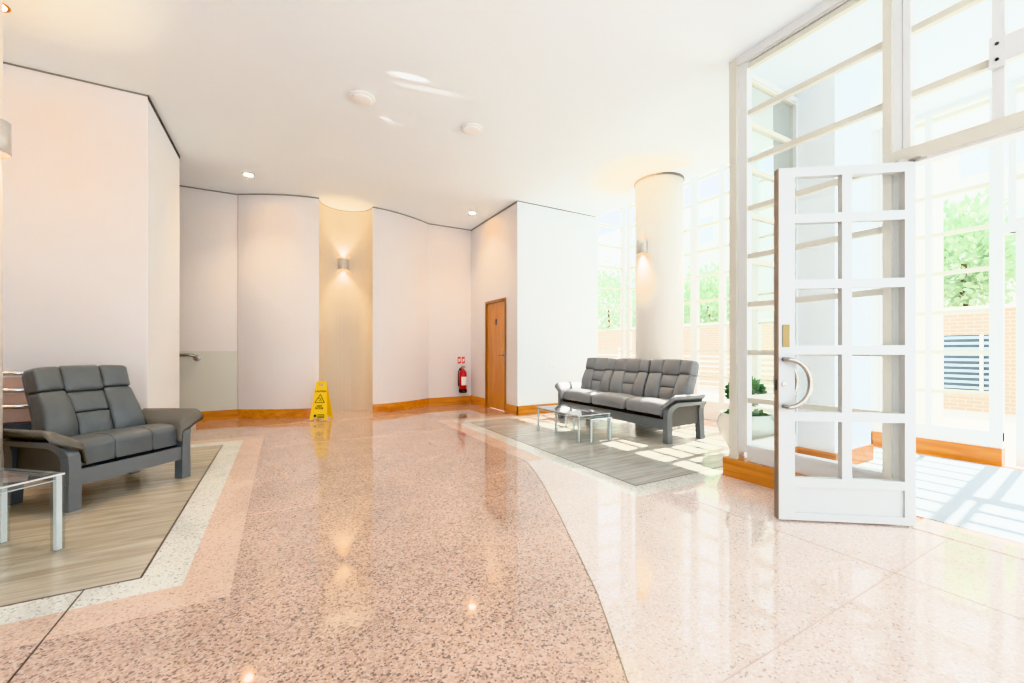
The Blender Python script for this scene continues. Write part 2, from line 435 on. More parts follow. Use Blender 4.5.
# dark strips whose colour stands in for the shade of ceiling shadow gaps
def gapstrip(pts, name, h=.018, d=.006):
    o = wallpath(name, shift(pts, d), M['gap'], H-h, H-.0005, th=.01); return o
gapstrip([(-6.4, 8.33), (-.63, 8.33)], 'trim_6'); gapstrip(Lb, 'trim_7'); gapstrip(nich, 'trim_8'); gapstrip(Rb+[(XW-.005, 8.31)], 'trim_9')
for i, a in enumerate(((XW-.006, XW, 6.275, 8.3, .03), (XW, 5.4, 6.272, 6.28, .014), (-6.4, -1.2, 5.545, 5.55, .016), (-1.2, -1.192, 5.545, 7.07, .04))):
    o = boxo('trim_%d' % (10+i), a[0], a[1], a[2], a[3], H-a[4], H-.0005, M['gapd' if a[4] > .03 else 'gap']); o['kind'] = 'structure'  # these strips too carry a gap's shade as colour

# baseboards
def base(name, pts, mat, h=.15, d=.018):
    o = wallpath(name, shift(pts, d), mat, 0, h, th=d+.01); o['kind'] = 'structure'
    return o
base('baseboard_far_left', [(-1.2, 8.33), (-.62, 8.33)], M['wood'])
base('baseboard_far_left_curve', Lb[:-1], M['wood'])
base('baseboard_niche', nich, M['plinth'], .05, .012)
base('baseboard_far_right', Rb+[(XW-.01, 8.31)], M['wood'])
for nm, a, m in (('baseboard_right', (XW-.018, XW, 7.56, 8.30), 'woody'), ('baseboard_right_near', (XW-.018, XW, 6.26, 6.69), 'woody'),
                 ('baseboard_white_wall', (XW-.018, 5.4, 6.26, 6.278), 'wood')):
    o = boxo(nm, *a, 0, .16, M[m]); o['kind'] = 'structure'

# ------------------------------------------------------------------ round columns
def column(name, x, y, r, label):
    c = thing(name, label, 'column', (x, y, 0), kind='structure')
    obj('shaft', lathe(B(), [(r, 0), (r, H-.03)], 64), M['colm'], c, True)
    obj('gap_shade_ring', lathe(B(), [(r+.012, H-.03), (r+.012, H-.0005)], 64), M['gap'], c, True)  # dark ring coloured as the shade of a gap under the ceiling
    return c
column('column', 5.16, 4.50, .358, 'round white floor-to-ceiling column behind the three-seat sofa')
column('column', -1.985, 4.06, .34, 'round cream column at the left edge beside the loveseat')

# ------------------------------------------------------------------ wall lights
def sconce(label, x, y, z, rz, power=7, near=False):
    s = thing('wall_sconce', label, 'wall light', (x, y, z), rz, 'half-round up-and-down wall lights')
    # local +x = away from the wall
    prof = [(.085, -.11), (.09, -.108), (.09, .108), (.085, .11)]
    bm = lathe(B(), prof, 24, a0=-PI/2, a1=PI/2)
    bmesh.ops.solidify(bm, geom=bm.faces[:], thickness=.004)
    obj('shade', bm, M['sconce'], s, True)
    boxo('back_plate', -.002, .006, -.088, .088, -.108, .108, M['sconce'], s)
    for sg in (1, -1):
        obj('lamp', lathe(B(), [(.0, sg*.03), (.05, sg*.032), (.05, sg*.05), (0, sg*.052)], 16, c=(.04, 0, 0)), M['glowup'], s, True)
        ld = bpy.data.lights.new('sconce_beam', 'SPOT'); ld.energy = power; ld.color = (1, .76, .48); ld.spot_size = math.radians(88); ld.spot_blend = 1; ld.shadow_soft_size = .03
        lo = bpy.data.objects.new('sconce_beam', ld); COL.objects.link(lo); lo.parent = s
        lo.location = (.05, 0, sg*.1); lo.rotation_euler = (0 if sg < 0 else PI, 0, 0)
    return s
sconce('silver half-round wall light in the curved beige niche', xc, 8.318, 2.76, -PI/2, 75)
sconce('half-round wall light glowing on the round column behind the sofa', 5.16-.357, 4.50, 2.71, PI, 150)
sconce('white half-round wall light on the column at the far left edge', -1.985+.31, 4.06, 2.565, 0, 60)

def downlight(label, x, y, power=60, amber=False):
    s = thing('downlight', label, 'downlight', (x, y, H), 0, None)
    obj('trim_ring', lathe(B(), [(.05, -.001), (.052, -.006), (.075, -.006), (.08, -.001)], 32), M['amber'] if amber else M['whitep'], s, True)
    obj('lamp', lathe(B(), [(0, -.006), (.058, -.006)], 24), M['bulb'], s)
    ld = bpy.data.lights.new('downlight_beam', 'SPOT'); ld.energy = power; ld.color = (1, .76, .5); ld.spot_size = math.radians(110); ld.spot_blend = .8; ld.shadow_soft_size = .04
    lo = bpy.data.objects.new('downlight_beam', ld); COL.objects.link(lo); lo.parent = s; lo.location = (0, 0, -.02)
    return s
def PX(px, py, z):
    """floor-plan point seen at a pixel, at height z"""
    Y = (z-1.15)*412/(350-py); X = (px-512)/412*Y
    return (.8723*X+.489*Y, -.489*X+.8723*Y)
x, y = PX(248.5, 174.7, H); downlight('round recessed ceiling light glowing warm near the left wall corner', x, y, 110)
x, y = PX(472.3, 212.8, H); downlight('round recessed ceiling light glowing in front of the wooden door', x, y, 110)
x, y = PX(-5, 4, H); downlight('recessed ceiling light with amber rim at the top left corner', x, y, 45, True)
for px, py, lb in ((362, 97.5, 'round white ceiling sounder disc, the nearer and larger-looking of the two'), (472, 128.5, 'round white ceiling sounder disc, the farther one nearer the right windows')):
    x, y = PX(px, py, H)
    s = thing('smoke_detector', lb, 'ceiling disc', (x, y, H), 0, 'white discs on the ceiling')
    obj('base_ring', lathe(B(), [(.128, -.0005), (.128, -.014), (.118, -.018), (.1, -.018)], 40), M['whitep'], s, True)
    obj('cover_disc', lathe(B(), [(.1, -.012), (.1, -.03), (.09, -.036), (0, -.038)], 40), M['whitep'], s, True)

# ------------------------------------------------------------------ timber WC door
d = thing('door_1', 'narrow honey-brown wooden door with a small dark pictogram', 'door', kind='structure')
boxo('door_frame', XW-.02, XW+.1, 7.515, 7.555, 0, 2.12, M['doorframe'], d); boxo('door_frame', XW-.02, XW+.1, 6.69, 6.73, 0, 2.12, M['doorframe'], d)
boxo('door_frame', XW-.02, XW+.1, 6.73, 7.515, 2.075, 2.12, M['doorframe'], d)
boxo('door_leaf', XW+.012, XW+.055, 6.733, 7.512, .008, 2.072, M['doorwood'], d)
h_ = boxo('handle_plate', XW+.006, XW+.012, 6.775, 6.815, .93, 1.13, M['steel'], d)
obj('handle', tube(B(), [(XW+.01, 6.795, 1.05), (XW-.035, 6.795, 1.05), (XW-.045, 6.81, 1.05), (XW-.045, 6.9, 1.05)], .009), M['steel'], d, True)
obj('pictogram', (lambda b: (lathe(b, [(0, 0), (.035, 0), (.035, .004), (0, .004)], 20), b)[1])(B()), M['blue'], d)
pg = d.children[-1]; pg.rotation_euler = (0, -PI/2, 0); pg.location = (XW+.012, 7.12, 1.72)
bm = B(); box(bm, XW+.004, XW+.009, 7.105, 7.135, 1.63, 1.69); box(bm, XW+.004, XW+.009, 7.098, 7.142, 1.66, 1.69)
obj('pictogram_figure', bm, M['blue'], d)

# ------------------------------------------------------------------ glazing
ZB = [.28, .703, 1.127, 1.553, 1.98, 2.406, 2.83, 3.255, 3.67]
def glazing(name, label, axis, c, a0, a1, posts, bars, zlo, zhi, depth=.07, pw=.07, bw=.045, glass='glass', mat='frame', barmat='framew', matw=None, proud=0.0):
    """axis 'x': plane x=c running along y; axis 'y': plane y=c running along x. posts: list of (a,width)."""
    g = thing(name, label, 'window', kind='structure')
    def bx_(nm, u0, u1, z0, z1, d0, d1, m):
        if nm == 'pane':
            q = [(u0, z0), (u1, z0), (u1, z1), (u0, z1)]; bm = B()
            bm.faces.new([bm.verts.new((c, a, b) if axis == 'x' else (a, c, b)) for a, b in q])
            return obj('pane', bm, M[m], g)
        if axis == 'x': return boxo(nm, c-d0, c+d1, u0, u1, z0, z1, M[m], g)
        return boxo(nm, u0, u1, c-d0, c+d1, z0, z1, M[m], g)
    ps = sorted(posts)
    for a, w in ps: bx_('mullion', a-w/2, a+w/2, zlo, zhi, depth/2+proud, depth/2, mat)
    for (a, w), (b, w2) in zip(ps, ps[1:]):
        u0, u1 = a+w/2, b-w2/2
        if u1-u0 < .05: continue
        zz = [z for z in bars if zlo < z < zhi]
        for z in zz: bx_('glazing_bar', u0, u1, z-bw/2, z+bw/2, depth/2-.012+proud*.5, depth/2-.012, barmat)
        bx_('glazing_bar', u0, u1, zhi-.05, zhi, depth/2, depth/2, mat)
        edges = [zlo]+zz+[zhi]
        for e0, e1 in zip(edges, edges[1:]):
            bx_('pane', u0, u1, e0+(bw/2 if e0 != zlo else 0), e1-(bw/2 if e1 != zhi else .05), .004, .004, glass)
    return g
XS = 3.60+.035
# storefront between the round-lounge corner post and the doorway
g1 = glazing('window_1', 'tall white-barred glass screen left of the open door', 'x', XS, 1.12, 2.31, [(2.24, .15), (1.168, .095)], ZB, .24, H-.03, mat='frame')
boxo('sill_panel', XS-.028, XS+.03, 1.21, 2.17, .16, .30, M['frame'], g1)
boxo('sill_ledge', XS-.042, XS+.04, 1.215, 2.166, .285, .31, M['frame'], g1, .004)
boxo('mullion_cap', XS-.062, XS-.034, 2.245, 2.315, .16, H-.001, M['framew'], g1)
boxo('mullion_cap', XS-.062, XS-.034, 1.166, 1.215, 0, H-.001, M['framew'], g1)
boxo('head_rail', XS-.06, XS+.05, 1.12, 2.315, H-.07, H-.001, M['frame'], g1)
bb = boxo('baseboard_screen', XS-.085, XS+.05, 1.20, 2.36, 0, .165, M['woody'], bevel=.004); bb['kind'] = 'structure'
# over-door glazing to the right
g2 = glazing('window_2', 'glazed fanlights above the doorway header, top right', 'x', XS, -3.4, 1.12, [(1.098, .04), (.70, .05), (.18, .05), (-.34, .05), (-.86, .05), (-2.0, .05), (-3.2, .05)], ZB[6:], 2.46, H-.03)
boxo('door_header', XS-.06, XS+.06, -3.4, 1.19, 2.385, 2.475, M['framew'], g2, .006)
boxo('door_header_lip', XS-.045, XS+.045, -3.4, 1.14, 2.365, 2.385, M['frame'], g2)
boxo('head_rail', XS-.06, XS+.05, -3.4, 1.12, H-.07, H-.001, M['frame'], g2)
bk = thing('steel_tie_plate', 'flat grey bolted plate and bar crossing the mullion at the top right', 'bracket')
boxo('plate', XS-.058, XS-.037, .668, .732, 2.77, 2.955, M['frame'], bk, .002)
boxo('tie_bar', XS-.056, XS-.038, -3.3, .668, 2.79, 2.935, M['frame'], bk)
for z in (2.815, 2.905):
    o = obj('bolt', lathe(B(), [(0, 0), (.009, 0), (.008, .006), (0, .008)], 12), M['dsteel'], bk); o.rotation_euler = (0, -PI/2, 0); o.location = (XS-.058, .70, z)
# side return of the porch
YR = 2.275
g3 = glazing('window_3', 'glass side wall of the entrance porch behind the corner post', 'y', YR, 3.68, 4.62, [(3.70, .03), (4.60, .05)], ZB, .24, H-.06, glass='glassg')
boxo('sill_panel', 3.69, 4.6, YR-.03, YR+.03, .16, .29, M['frame'], g3)
o = boxo('baseboard_porch_side', 3.69, 4.58, YR-.04, YR+.04, 0, .165, M['wood']); o['kind'] = 'structure'
# pier inside the porch
pr = boxo('pier', 4.6, 5.37, 1.917, 2.483, 0, H, M['wallw']); tag(pr, 'square white pier inside the glazed porch', 'pier', kind='structure')
o = B(); box(o, 4.58, 4.6, 1.9, 2.5, 0, .165); box(o, 4.6, 5.37, 1.897, 1.917, 0, .165); o = obj('baseboard_pier', o, M['woody']); o['kind'] = 'structure'
# facade x = XF
hp = [(6.22, .09), (5.72, .06), (5.2, .06), (4.68, .13), (4.165, .09), (3.64, .13), (3.12, .08), (2.6, .08), (2.2, .1), (1.72, .05), (1.225, .09)]
g4 = glazing('window_4', 'tall white-barred glass facade behind the sofa and round column', 'x', XF+.04, 2.2, 6.3, hp[:9], ZB+[4.08], .24, 4.2, bw=.04)
boxo('sill_panel', XF, XF+.07, 2.2, 6.3, .16, .29, M['frame'], g4)
o = boxo('baseboard_facade_washed_out', XF-.02, XF+.09, 2.2, 6.3, 0, .16, M['frame']); o['kind'] = 'structure'  # coloured white in place of timber washed out by light
g5 = glazing('window_5', 'outer glass wall of the porch seen through the doorway', 'x', XF+.04, 1.18, 2.15, [(2.13, .03)]+hp[9:], ZB, .24, H, bw=.04)
boxo('sill_panel', XF, XF+.07, 1.18, 2.2, .16, .33, M['frame'], g5)
o = boxo('baseboard_porch_outer', XF-.02, XF+.09, 1.18, 2.25, 0, .17, M['woody']); o['kind'] = 'structure'
g6 = glazing('window_6', 'glass above and beside the outer porch doors at the right edge', 'x', XF+.04, -3.5, 1.18, [(1.12, .05), (.2, .08), (-.8, .08), (-1.8, .08), (-2.8, .08)], ZB[5:], 2.3, H, bw=.05)
boxo('door_header', XF, XF+.1, -3.5, 1.18, 2.3, 2.4, M['frame'], g6)
d3 = thing('door_3', 'white-framed outer porch door at the right edge', 'door', kind='structure')
for (a, b) in ((1.10, 1.04), (.26, .20)):
    boxo('stile', XF+.02, XF+.06, b, a, .02, 2.3, M['frame'], d3)
boxo('rail', XF+.02, XF+.06, .26, 1.04, .02, .2, M['frame'], d3); boxo('rail', XF+.02, XF+.06, .26, 1.04, 2.2, 2.3, M['frame'], d3)
boxo('pane', XF+.036, XF+.044, .26, 1.04, .2, 2.2, M['glass'], d3)
# corner return window next to the white wall
g7 = glazing('window_7', 'narrow glass panel between the white wall and the corner post', 'y', 6.34, 5.47, 6.2, [(5.485, .03), (6.2, .08)], ZB+[4.08], .24, 4.2, bw=.03)
boxo('sill_panel', 5.47, 6.24, 6.31, 6.37, 0, .29, M['frame'], g7)

# ------------------------------------------------------------------ the open glazed door
hx, hy = 3.60, 1.067; ex, ey = 2.929, 1.562
ang = math.atan2(ey-hy, ex-hx); DW = math.hypot(ex-hx, ey-hy)
dr = thing('door_2', 'open white glazed door with ten panes and a curved steel pull', 'door', (hx, hy, 0), ang, kind='structure')
# local x from hinge (0) to free edge (DW); local y thickness. camera side is local +y or -y
zt = 2.37; zb = .012
def dx(t): return DW*(1-t)      # t measured from the free edge
th2 = .024
camside = 1 if Vector((-math.sin(ang), math.cos(ang))).dot(Vector((-hx, -hy))) > 0 else -1
cs = camside
rowz = [(2.06, 2.31), (1.62, 2.0), (1.18, 1.56), (.735, 1.12), (.293, .674)]
cols = [(.128, .477), (.548, .924)]
def dbox(nm, t0, t1, z0, z1, m, y0=-th2, y1=th2, bevel=.003):
    return boxo(nm, dx(t1), dx(t0), y0, y1, z0, z1, M[m], dr, bevel)
dbox('stile', .008, .128, zb, zt, 'door'); dbox('stile', .924, 1, zb, zt, 'door')
dbox('edge_strip', 0, .008, zb, zt, 'bronze', bevel=0)
dbox('rail', .128, .924, 2.31, zt, 'door'); dbox('rail', .128, .924, .235, .293, 'door'); dbox('rail', .128, .924, zb, .06, 'door')
dbox('kick_panel', .128, .924, .06, .235, 'door', -.012, .012, 0)
for a, b in zip(rowz, rowz[1:]): dbox('rail', .128, .924, b[1], a[0], 'door')
dbox('glazing_bar', .477, .548, .293, 2.31, 'door', -th2+.0015, th2-.0015)
for (t0, t1) in cols:
    for (z0, z1) in rowz:
        bm = B(); bm.faces.new([bm.verts.new((dx(a), 0, b)) for a, b in ((t0, z0), (t1, z0), (t1, z1), (t0, z1))])
        obj('pane', bm, M['glass'], dr)
def pull(side):
    pts = []
    for k in range(25):
        a = -PI/2+PI*k/24
        pts.append((dx(.045)-.135*math.cos(a), side*(th2+.055), .93+.158*math.sin(a)))
    pts = [(pts[0][0], side*th2, pts[0][2]), (pts[0][0], side*(th2+.045), pts[0][2])]+pts+[(pts[-1][0], side*(th2+.045), pts[-1][2]), (pts[-1][0], side*th2, pts[-1][2])]
    return obj('pull_handle', tube(B(), pts, .0145, 14), M['steel'], dr, True)
pull(cs); pull(-cs)
y0, y1 = sorted((cs*th2, cs*(th2+.006)))
dbox('brass_plate', .035, .085, 1.17, 1.32, 'brassp', y0, y1, 0)
o = obj('lock_cylinder', lathe(B(), [(0, 0), (.014, 0), (.014, .01), (0, .012)], 16), M['steel'], dr); o.location = (dx(.045), cs*th2, .92); o.rotation_euler = (-cs*PI/2, 0, 0)
boxo('latch', DW-.002, DW+.004, -.009, .009, .88, .95, M['dsteel'], dr)
bm = B(); box(bm, .0, .10, -.02, .02, zt+.002, zt+.02); obj('top_pivot', bm, M['steel'], dr)
obj('closer_arm', tube(B(), [(.06, 0, zt+.012), (-.02, cs*.05, zt+.02), (-.10, cs*.09, zt+.02)], .009), M['steel'], dr, True)

# ------------------------------------------------------------------ leather seating
def flare(x, z, sx):
    if z > .36: x += sx*min(.16, ((z-.36)/.2)**1.8*.11)
    return x
def side_strip(xa, sx, D, part, zsplit=.19, t=.058, zt_=.50):
    """side frame as a strip between an outer and an inner outline in the YZ plane"""
    yf, yr = -D/2, D/2-.02
    N = []
    if part == 'front_leg':
        for z in [0, .06, .12, zsplit]: N.append(((yf, z), (yf+.085, z)))
    elif part == 'rear_leg':
        for z in [zsplit, .12, .06, 0]: N.append(((yr+.03-(z/.5)*.04, z), (yr-.06-(z/.5)*.04, z)))
    else:
        for z in (zsplit, .25, .3, .33): N.append(((yf, z), (yf+.085, z)))
        for k in range(1, 10):
            a = PI/2*k/9
            N.append(((yf+.13*(1-math.cos(a)), .33+.045+(zt_-.375)*math.sin(a)), (yf+.085+.11*(1-math.cos(a)), .33+.115*math.sin(a))))
        for k in range(1, 8):
            u = k/7
            N.append(((yf+.13+(yr-yf-.13)*u, zt_-.012*u), (yf+.195+(yr-.1-yf-.195)*u, .445)))
        for z in (.4, .33, .26, zsplit): N.append(((yr+.03-(z/.5)*.04, z), (yr-.06-(z/.5)*.04, z)))
    bm = B(); rings = []
    for (a, b) in N:
        ring = []
        for (p, s) in ((a, 0), (a, 1), (b, 1), (b, 0)):
            x = xa+sx*(t/2 if s else -t/2)
            ring.append(bm.verts.new((flare(x, p[1], sx), p[0], p[1])))
        rings.append(ring)
    for r0, r1 in zip(rings, rings[1:]):
        for k in range(4): bm.faces.new((r0[k], r0[(k+1) % 4], r1[(k+1) % 4], r1[k]))
    bm.faces.new(rings[0][::-1]); bm.faces.new(rings[-1])
    return bm
def arm_pad(xa, sx, D, k_=1):
    """leather-covered flared arm: thick curved sheet from the seat up and outwards"""
    bm = B(); rings = []
    prof = [(p[0]*(k_ if p[0] > 0 else 1), p[1]) for p in [(-.055, .36), (-.05, .43), (-.03, .475), (.0, .505), (.05, .535), (.095, .560), (.14, .578)]]
    ny = 16
    for j in range(ny+1):
        u = j/ny; y = -D/2-.015+(D*.97)*u
        drop = .05*max(0, 1-u/.13)**2+.012*u
        wid = 1-.25*max(0, (u-.6)/.4)
        top = [(xa+sx*p[0]*(wid if p[0] > 0 else 1), p[1]+.022-drop*(.4 if i < 3 else 1)) for i, p in enumerate(prof)]
        bot = [(xa+sx*p[0]*(wid if p[0] > 0 else 1), p[1]-.024-drop*(.4 if i < 3 else 1)) for i, p in enumerate(prof)]
        loop = top+[(top[-1][0]+sx*.012, (top[-1][1]+bot[-1][1])/2)]+bot[::-1]+[(bot[0][0]-sx*.008, (top[0][1]+bot[0][1])/2)]
        sh = 1 if 0 < j < ny else .93
        rings.append([bm.verts.new((p[0], y, p[1])) for p in loop])
    n = len(rings[0])
    for a, b in zip(rings, rings[1:]):
        for k in range(n): bm.faces.new((a[k], a[(k+1) % n], b[(k+1) % n], b[k]))
    bm.faces.new(rings[0][::-1]); bm.faces.new(rings[-1])
    return bm
def back_cushions(root, x0, w, D, ml, lean=.27, top=1.0, flarew=.10):
    """one reclining back: side wings, head pillow, lumbar and lower cushions, parts of the backrest"""
    yb = D/2-.17; zb_ = .38; Lh = (top-zb_)/math.cos(lean)
    def mp(q, cx, ct):
        s = q.x+cx; t = q.z+ct; n = q.y
        f = t/Lh
        n -= .03*math.sin(PI*min(1, max(0, f*1.5))) if f < .66 else 0
        s *= 1+flarew*max(0, 1-f*1.3)**2
        n -= .045*(abs(s)/(w/2))**2.5*(.5+.5*max(0, min(1, f)))
        t -= .02*(abs(s)/(w/2))**4*max(0, f)
        return Vector((x0+s, yb+n*math.cos(lean)+t*math.sin(lean), zb_+t*math.cos(lean)-n*math.sin(lean)*.6))
    back = obj('backrest', puff(B(), w*.98, .10, Lh*.99, lambda q: mp(q+Vector((0, .045, 0)), 0, Lh*.495), .05, 10), ml, root, True)
    hp = Lh*.34; mh = (Lh-hp)*.42; lh = Lh-hp-mh; uh = Lh*.31
    ch, cl = w*.42, w*.34           # centre strip: wide at the head, narrower below
    def strip(f): return (cl+(ch-cl)*min(1, max(0, (f-.25)/.5)))/2
    def cush(nm, t0, t1, side, dep, bul):
        h = t1-t0
        def fn(q):
            t = q.z+(t0+t1)/2; f = max(0, min(1, t/Lh)); u = q.x      # u in -.5..5 of unit width 1
            if side == 0: s = u*2*strip(f)*1.01
            else:
                a_, b_ = strip(f)-.002, w/2
                s = side*(a_+(b_-a_)*(u*side+.5))
            return mp(Vector((s, q.y-.03, q.z)), 0, (t0+t1)/2)
        # unit-width cushion: scale x after rounding in true size
        wt = 2*strip((t0+t1)/2/Lh) if side == 0 else w/2-strip((t0+t1)/2/Lh)
        bm = puff(B(), wt, dep, h, None, .026, 14, bul*1.3)
        for v in bm.verts: v.co = fn(Vector((v.co.x/wt, v.co.y, v.co.z)))
        return obj(nm, bm, ml, back, True)
    cush('head_pillow', Lh-hp, Lh+.004, 0, .145, .018)
    cush('lumbar_cushion', lh, Lh-hp+.002, 0, .125, .012)
    cush('lower_cushion', -.03, lh+.002, 0, .13, .02)
    for sg in (-1, 1):
        cush('wing_cushion', Lh-uh, Lh, sg, .145, .014)
        cush('wing_cushion', -.03, Lh-uh+.002, sg, .14, .03)
    return back
def seating(name, label, cat, loc, rz, W, D, nseat, ml, top, backw=.985, flarew=.1, ma=None, lean=.27):
    r = thing(name, label, cat, loc, rz)
    for sx in (-1, 1):
        xa = sx*W/2
        obj('leg', side_strip(xa, sx, D, 'front_leg', t=.075), M['lacq'], r, bevel=.022, seg=4)
        obj('leg', side_strip(xa, sx, D, 'rear_leg', t=.07), M['lacq'], r, bevel=.012, seg=3)
        obj('side_frame', side_strip(xa, sx, D, 'side', t=.07), M['lacq'], r, bevel=.008, seg=2)
        boxo('side_panel', xa-.012, xa+.012, -D/2+.05, D/2-.10, .20, .46, M['lacqd'], r)
        obj('arm_pad', arm_pad(xa, sx, D, 1 if nseat == 1 else .72), ma or ml, r, True)
    boxo('front_rail', -W/2+.03, W/2-.03, -D/2+.015, -D/2+.05, .17, .285, M['lacq'], r, .006)
    boxo('rear_rail', -W/2+.03, W/2-.03, D/2-.1, D/2-.07, .2, .40, M['lacqd'], r)
    boxo('seat_base', -W/2+.03, W/2-.03, -D/2+.06, D/2-.1, .24, .31, M['black'], r)
    inner = W-.05; sw = inner/nseat
    for k in range(nseat):
        x0 = -inner/2+sw*(k+.5)
        def mp(q, cx=0):
            s = q.x+cx; y = q.y; z = q.z
            f = (y+D*.39)/(D*.78)
            z += .022*math.sin(PI*min(1, max(0, f*1.2)))-.03*max(0, f)
            if f < .15: z -= .03*((.15-f)/.15)**2
            y -= .03*math.cos(s/(sw/2)*PI/2)
            z += .012*math.cos(s/(sw/2)*PI/2)
            return Vector((x0+s, y-.03, z+.395))
        seat = obj('seat_cushion', puff(B(), sw*.97, D*.76, .13, lambda q: mp(q-Vector((0, 0, .012))), .05, 10), ml, r, True)
        cwid = sw*.36; so_ = (sw-cwid)/2
        for cx, ww in (((0, cwid), (-(cwid+so_)/2, so_), ((cwid+so_)/2, so_)) if nseat == 1 else ((0, sw*.985),)):
            obj('seat_panel', puff(B(), ww+.002, D*.78, .15, lambda q: mp(q, cx), .016 if nseat == 1 else .055, 14, .006 if nseat == 1 else .022, 'z'), ml, seat, True)
        back_cushions(r, x0, sw*backw, D, ml, top=top, flarew=flarew, lean=lean)
    return r
seating('loveseat', 'grey leather loveseat on the timber inlay at the left', 'loveseat', (-1.262, 4.61, .0018), math.radians(47.5), .795, .68, 1, M['leath'], 1.0, .85, .18, M['armt'], .335)
seating('three_seat_sofa', 'long three-seat grey leather sofa in front of the round column', 'sofa', (4.45, 4.58, .0018), -PI/2, 2.2, .70, 3, M['leath2'], 1.01, .96, .0)

# ------------------------------------------------------------------ acrylic tables
def acrylic(name, label, loc, rz, lx, ly, h, th=.012, leg=.032, top='acry', frame=True, group=None):
    t = thing(name, label, 'table', loc, rz, group)
    boxo('tabletop', 0, lx, 0, ly, h-th, h, M[top], t, .002)
    for (x, y) in ((0, 0), (lx-leg, 0), (0, ly-leg), (lx-leg, ly-leg)):
        l_ = boxo('leg', x, x+leg, y, y+leg, 0, h-th, M['acry'], t, .003)
        boxo('leg_edge', x+leg*.2, x+leg*.8, y+leg*.2, y+leg*.8, 0.002, h-th-.001, M['acryedge'], l_)
    e = .012
    for a in ((leg, lx-leg, 0, e), (leg, lx-leg, ly-e, ly), (0, e, leg, ly-leg), (lx-e, lx, leg, ly-leg)):
        r_ = boxo('rail', a[0], a[1], a[2], a[3], h-th-.024, h-th, M['acry'], t)
        boxo('rail_edge', a[0]+.001, a[1]-.001, a[2]+.001, a[3]-.001, h-th-.024, h-th-.020, M['acryedge'], r_)
    for a in ((0, lx, 0, .003), (0, lx, ly-.003, ly), (0, .003, .003, ly-.003), (lx-.003, lx, .003, ly-.003)):
        boxo('top_edge', a[0], a[1], a[2]-.0005, a[3]+.0005, h-th+.001, h-.001, M['acryedge'], t)
    return t
acrylic('acrylic_coffee_table', 'clear acrylic coffee table in front of the sofa, the larger of the nested pair', (3.20, 4.03, .0018), 0, .52, .95, .335)
acrylic('acrylic_nesting_table', 'small clear acrylic table pulled out from under the larger one by the sofa', (3.335, 3.955, .0018), 0, .34, .78, .295)
# near-left table: corner at (-1.13,3.35)
acrylic('acrylic_side_table', 'clear acrylic side table beside the loveseat at the left edge', (-1.09, 3.345, .0018), math.atan2(.66, -.75), .48, .75, .44, leg=.042)

# ------------------------------------------------------------------ wet floor sign
sg = thing('wet_floor_sign', 'yellow folding wet-floor caution sign standing before the niche', 'sign', (.585, 7.47, 0), math.radians(-24))
def panel(tilt, nm):
    """A-frame panel, hinge at top; local plane then rotated about the top edge"""
    bm = B(); pts = [(-.135, 0), (.135, 0), (.085, .60), (.075, .62), (-.075, .62), (-.085, .60)]
    hole = [(-.035, .555), (.035, .555), (.035, .59), (-.035, .59)]
    # outer ring pieces around the hand hole
    def poly(ps):
        f = [bm.verts.new((p[0], -.008, p[1])) for p in ps]; b = [bm.verts.new((p[0], .008, p[1])) for p in ps]
        bm.faces.new(f); bm.faces.new(b[::-1])
        for i in range(len(ps)):
            j = (i+1) % len(ps); bm.faces.new((f[j], f[i], b[i], b[j]))
    poly([(-.135, 0), (-.09, 0), (-.08, .03), (.08, .03), (.09, 0), (.135, 0), (.0895, .55), (-.0895, .55)])
    poly([(-.0895, .55), (-.035, .55), (-.035, .59), (-.085, .60)]); poly([(.035, .55), (.0895, .55), (.085, .60), (.035, .59)])
    poly([(-.085, .60), (-.035, .59), (.035, .59), (.085, .60), (.075, .625), (-.075, .625)])
    for v in bm.verts:
        z = v.co.z-.62; y = v.co.y
        v.co = Vector((v.co.x, y*math.cos(tilt)-z*math.sin(tilt)*-1, .62+z*math.cos(tilt)+y*math.sin(tilt)*-1))
    return obj(nm, bm, M['yellow'], sg)
tl = math.radians(13)
pf = panel(tl, 'front_panel'); pb = panel(-tl, 'rear_panel')
boxo('hinge', -.075, .075, -.014, .014, .60, .632, M['yellow'], sg, .004)
def onface(z): return -(.62-z)*math.tan(tl)-.0105
rot = (PI/2-tl, 0, 0)
text('caution_text', 'CAUTION', .039, (0, onface(.47), .47), rot, M['blackp'], sg)
text('wet_floor_text', 'WET', .042, (0, onface(.235), .235), rot, M['blackp'], sg)
text('wet_floor_text', 'FLOOR', .042, (0, onface(.2), .2), rot, M['blackp'], sg)
bm = B()
def bar2(bm, p, q, w):
    p = Vector(p); q = Vector(q); t = (q-p).normalized(); n = Vector((-t.y, t.x))*w/2
    c = [p+n, q+n, q-n, p-n]
    f = [bm.verts.new((a.x, onface(a.y)-.0005, a.y)) for a in c]; bm.faces.new(f)
for a, b in (((-.075, .29), (.075, .29)), ((-.075, .29), (0, .425)), ((.075, .29), (0, .425))): bar2(bm, a, b, .011)
for a, b in (((-.012, .37), (.012, .34)), ((.012, .34), (-.015, .315)), ((-.012, .37), (-.03, .35)), ((.0, .345), (.025, .36)), ((.01, .345), (.03, .31))): bar2(bm, a, b, .007)
obj('warning_triangle', bm, M['blackp'], sg)
bm = B(); 
for k in range(3): bar2(bm, (-.02, .10-k*.022), (.09, .10-k*.022), .012)
bar2(bm, (-.075, .085), (-.035, .085), .04)
obj('small_print', bm, M['blackp'], sg)

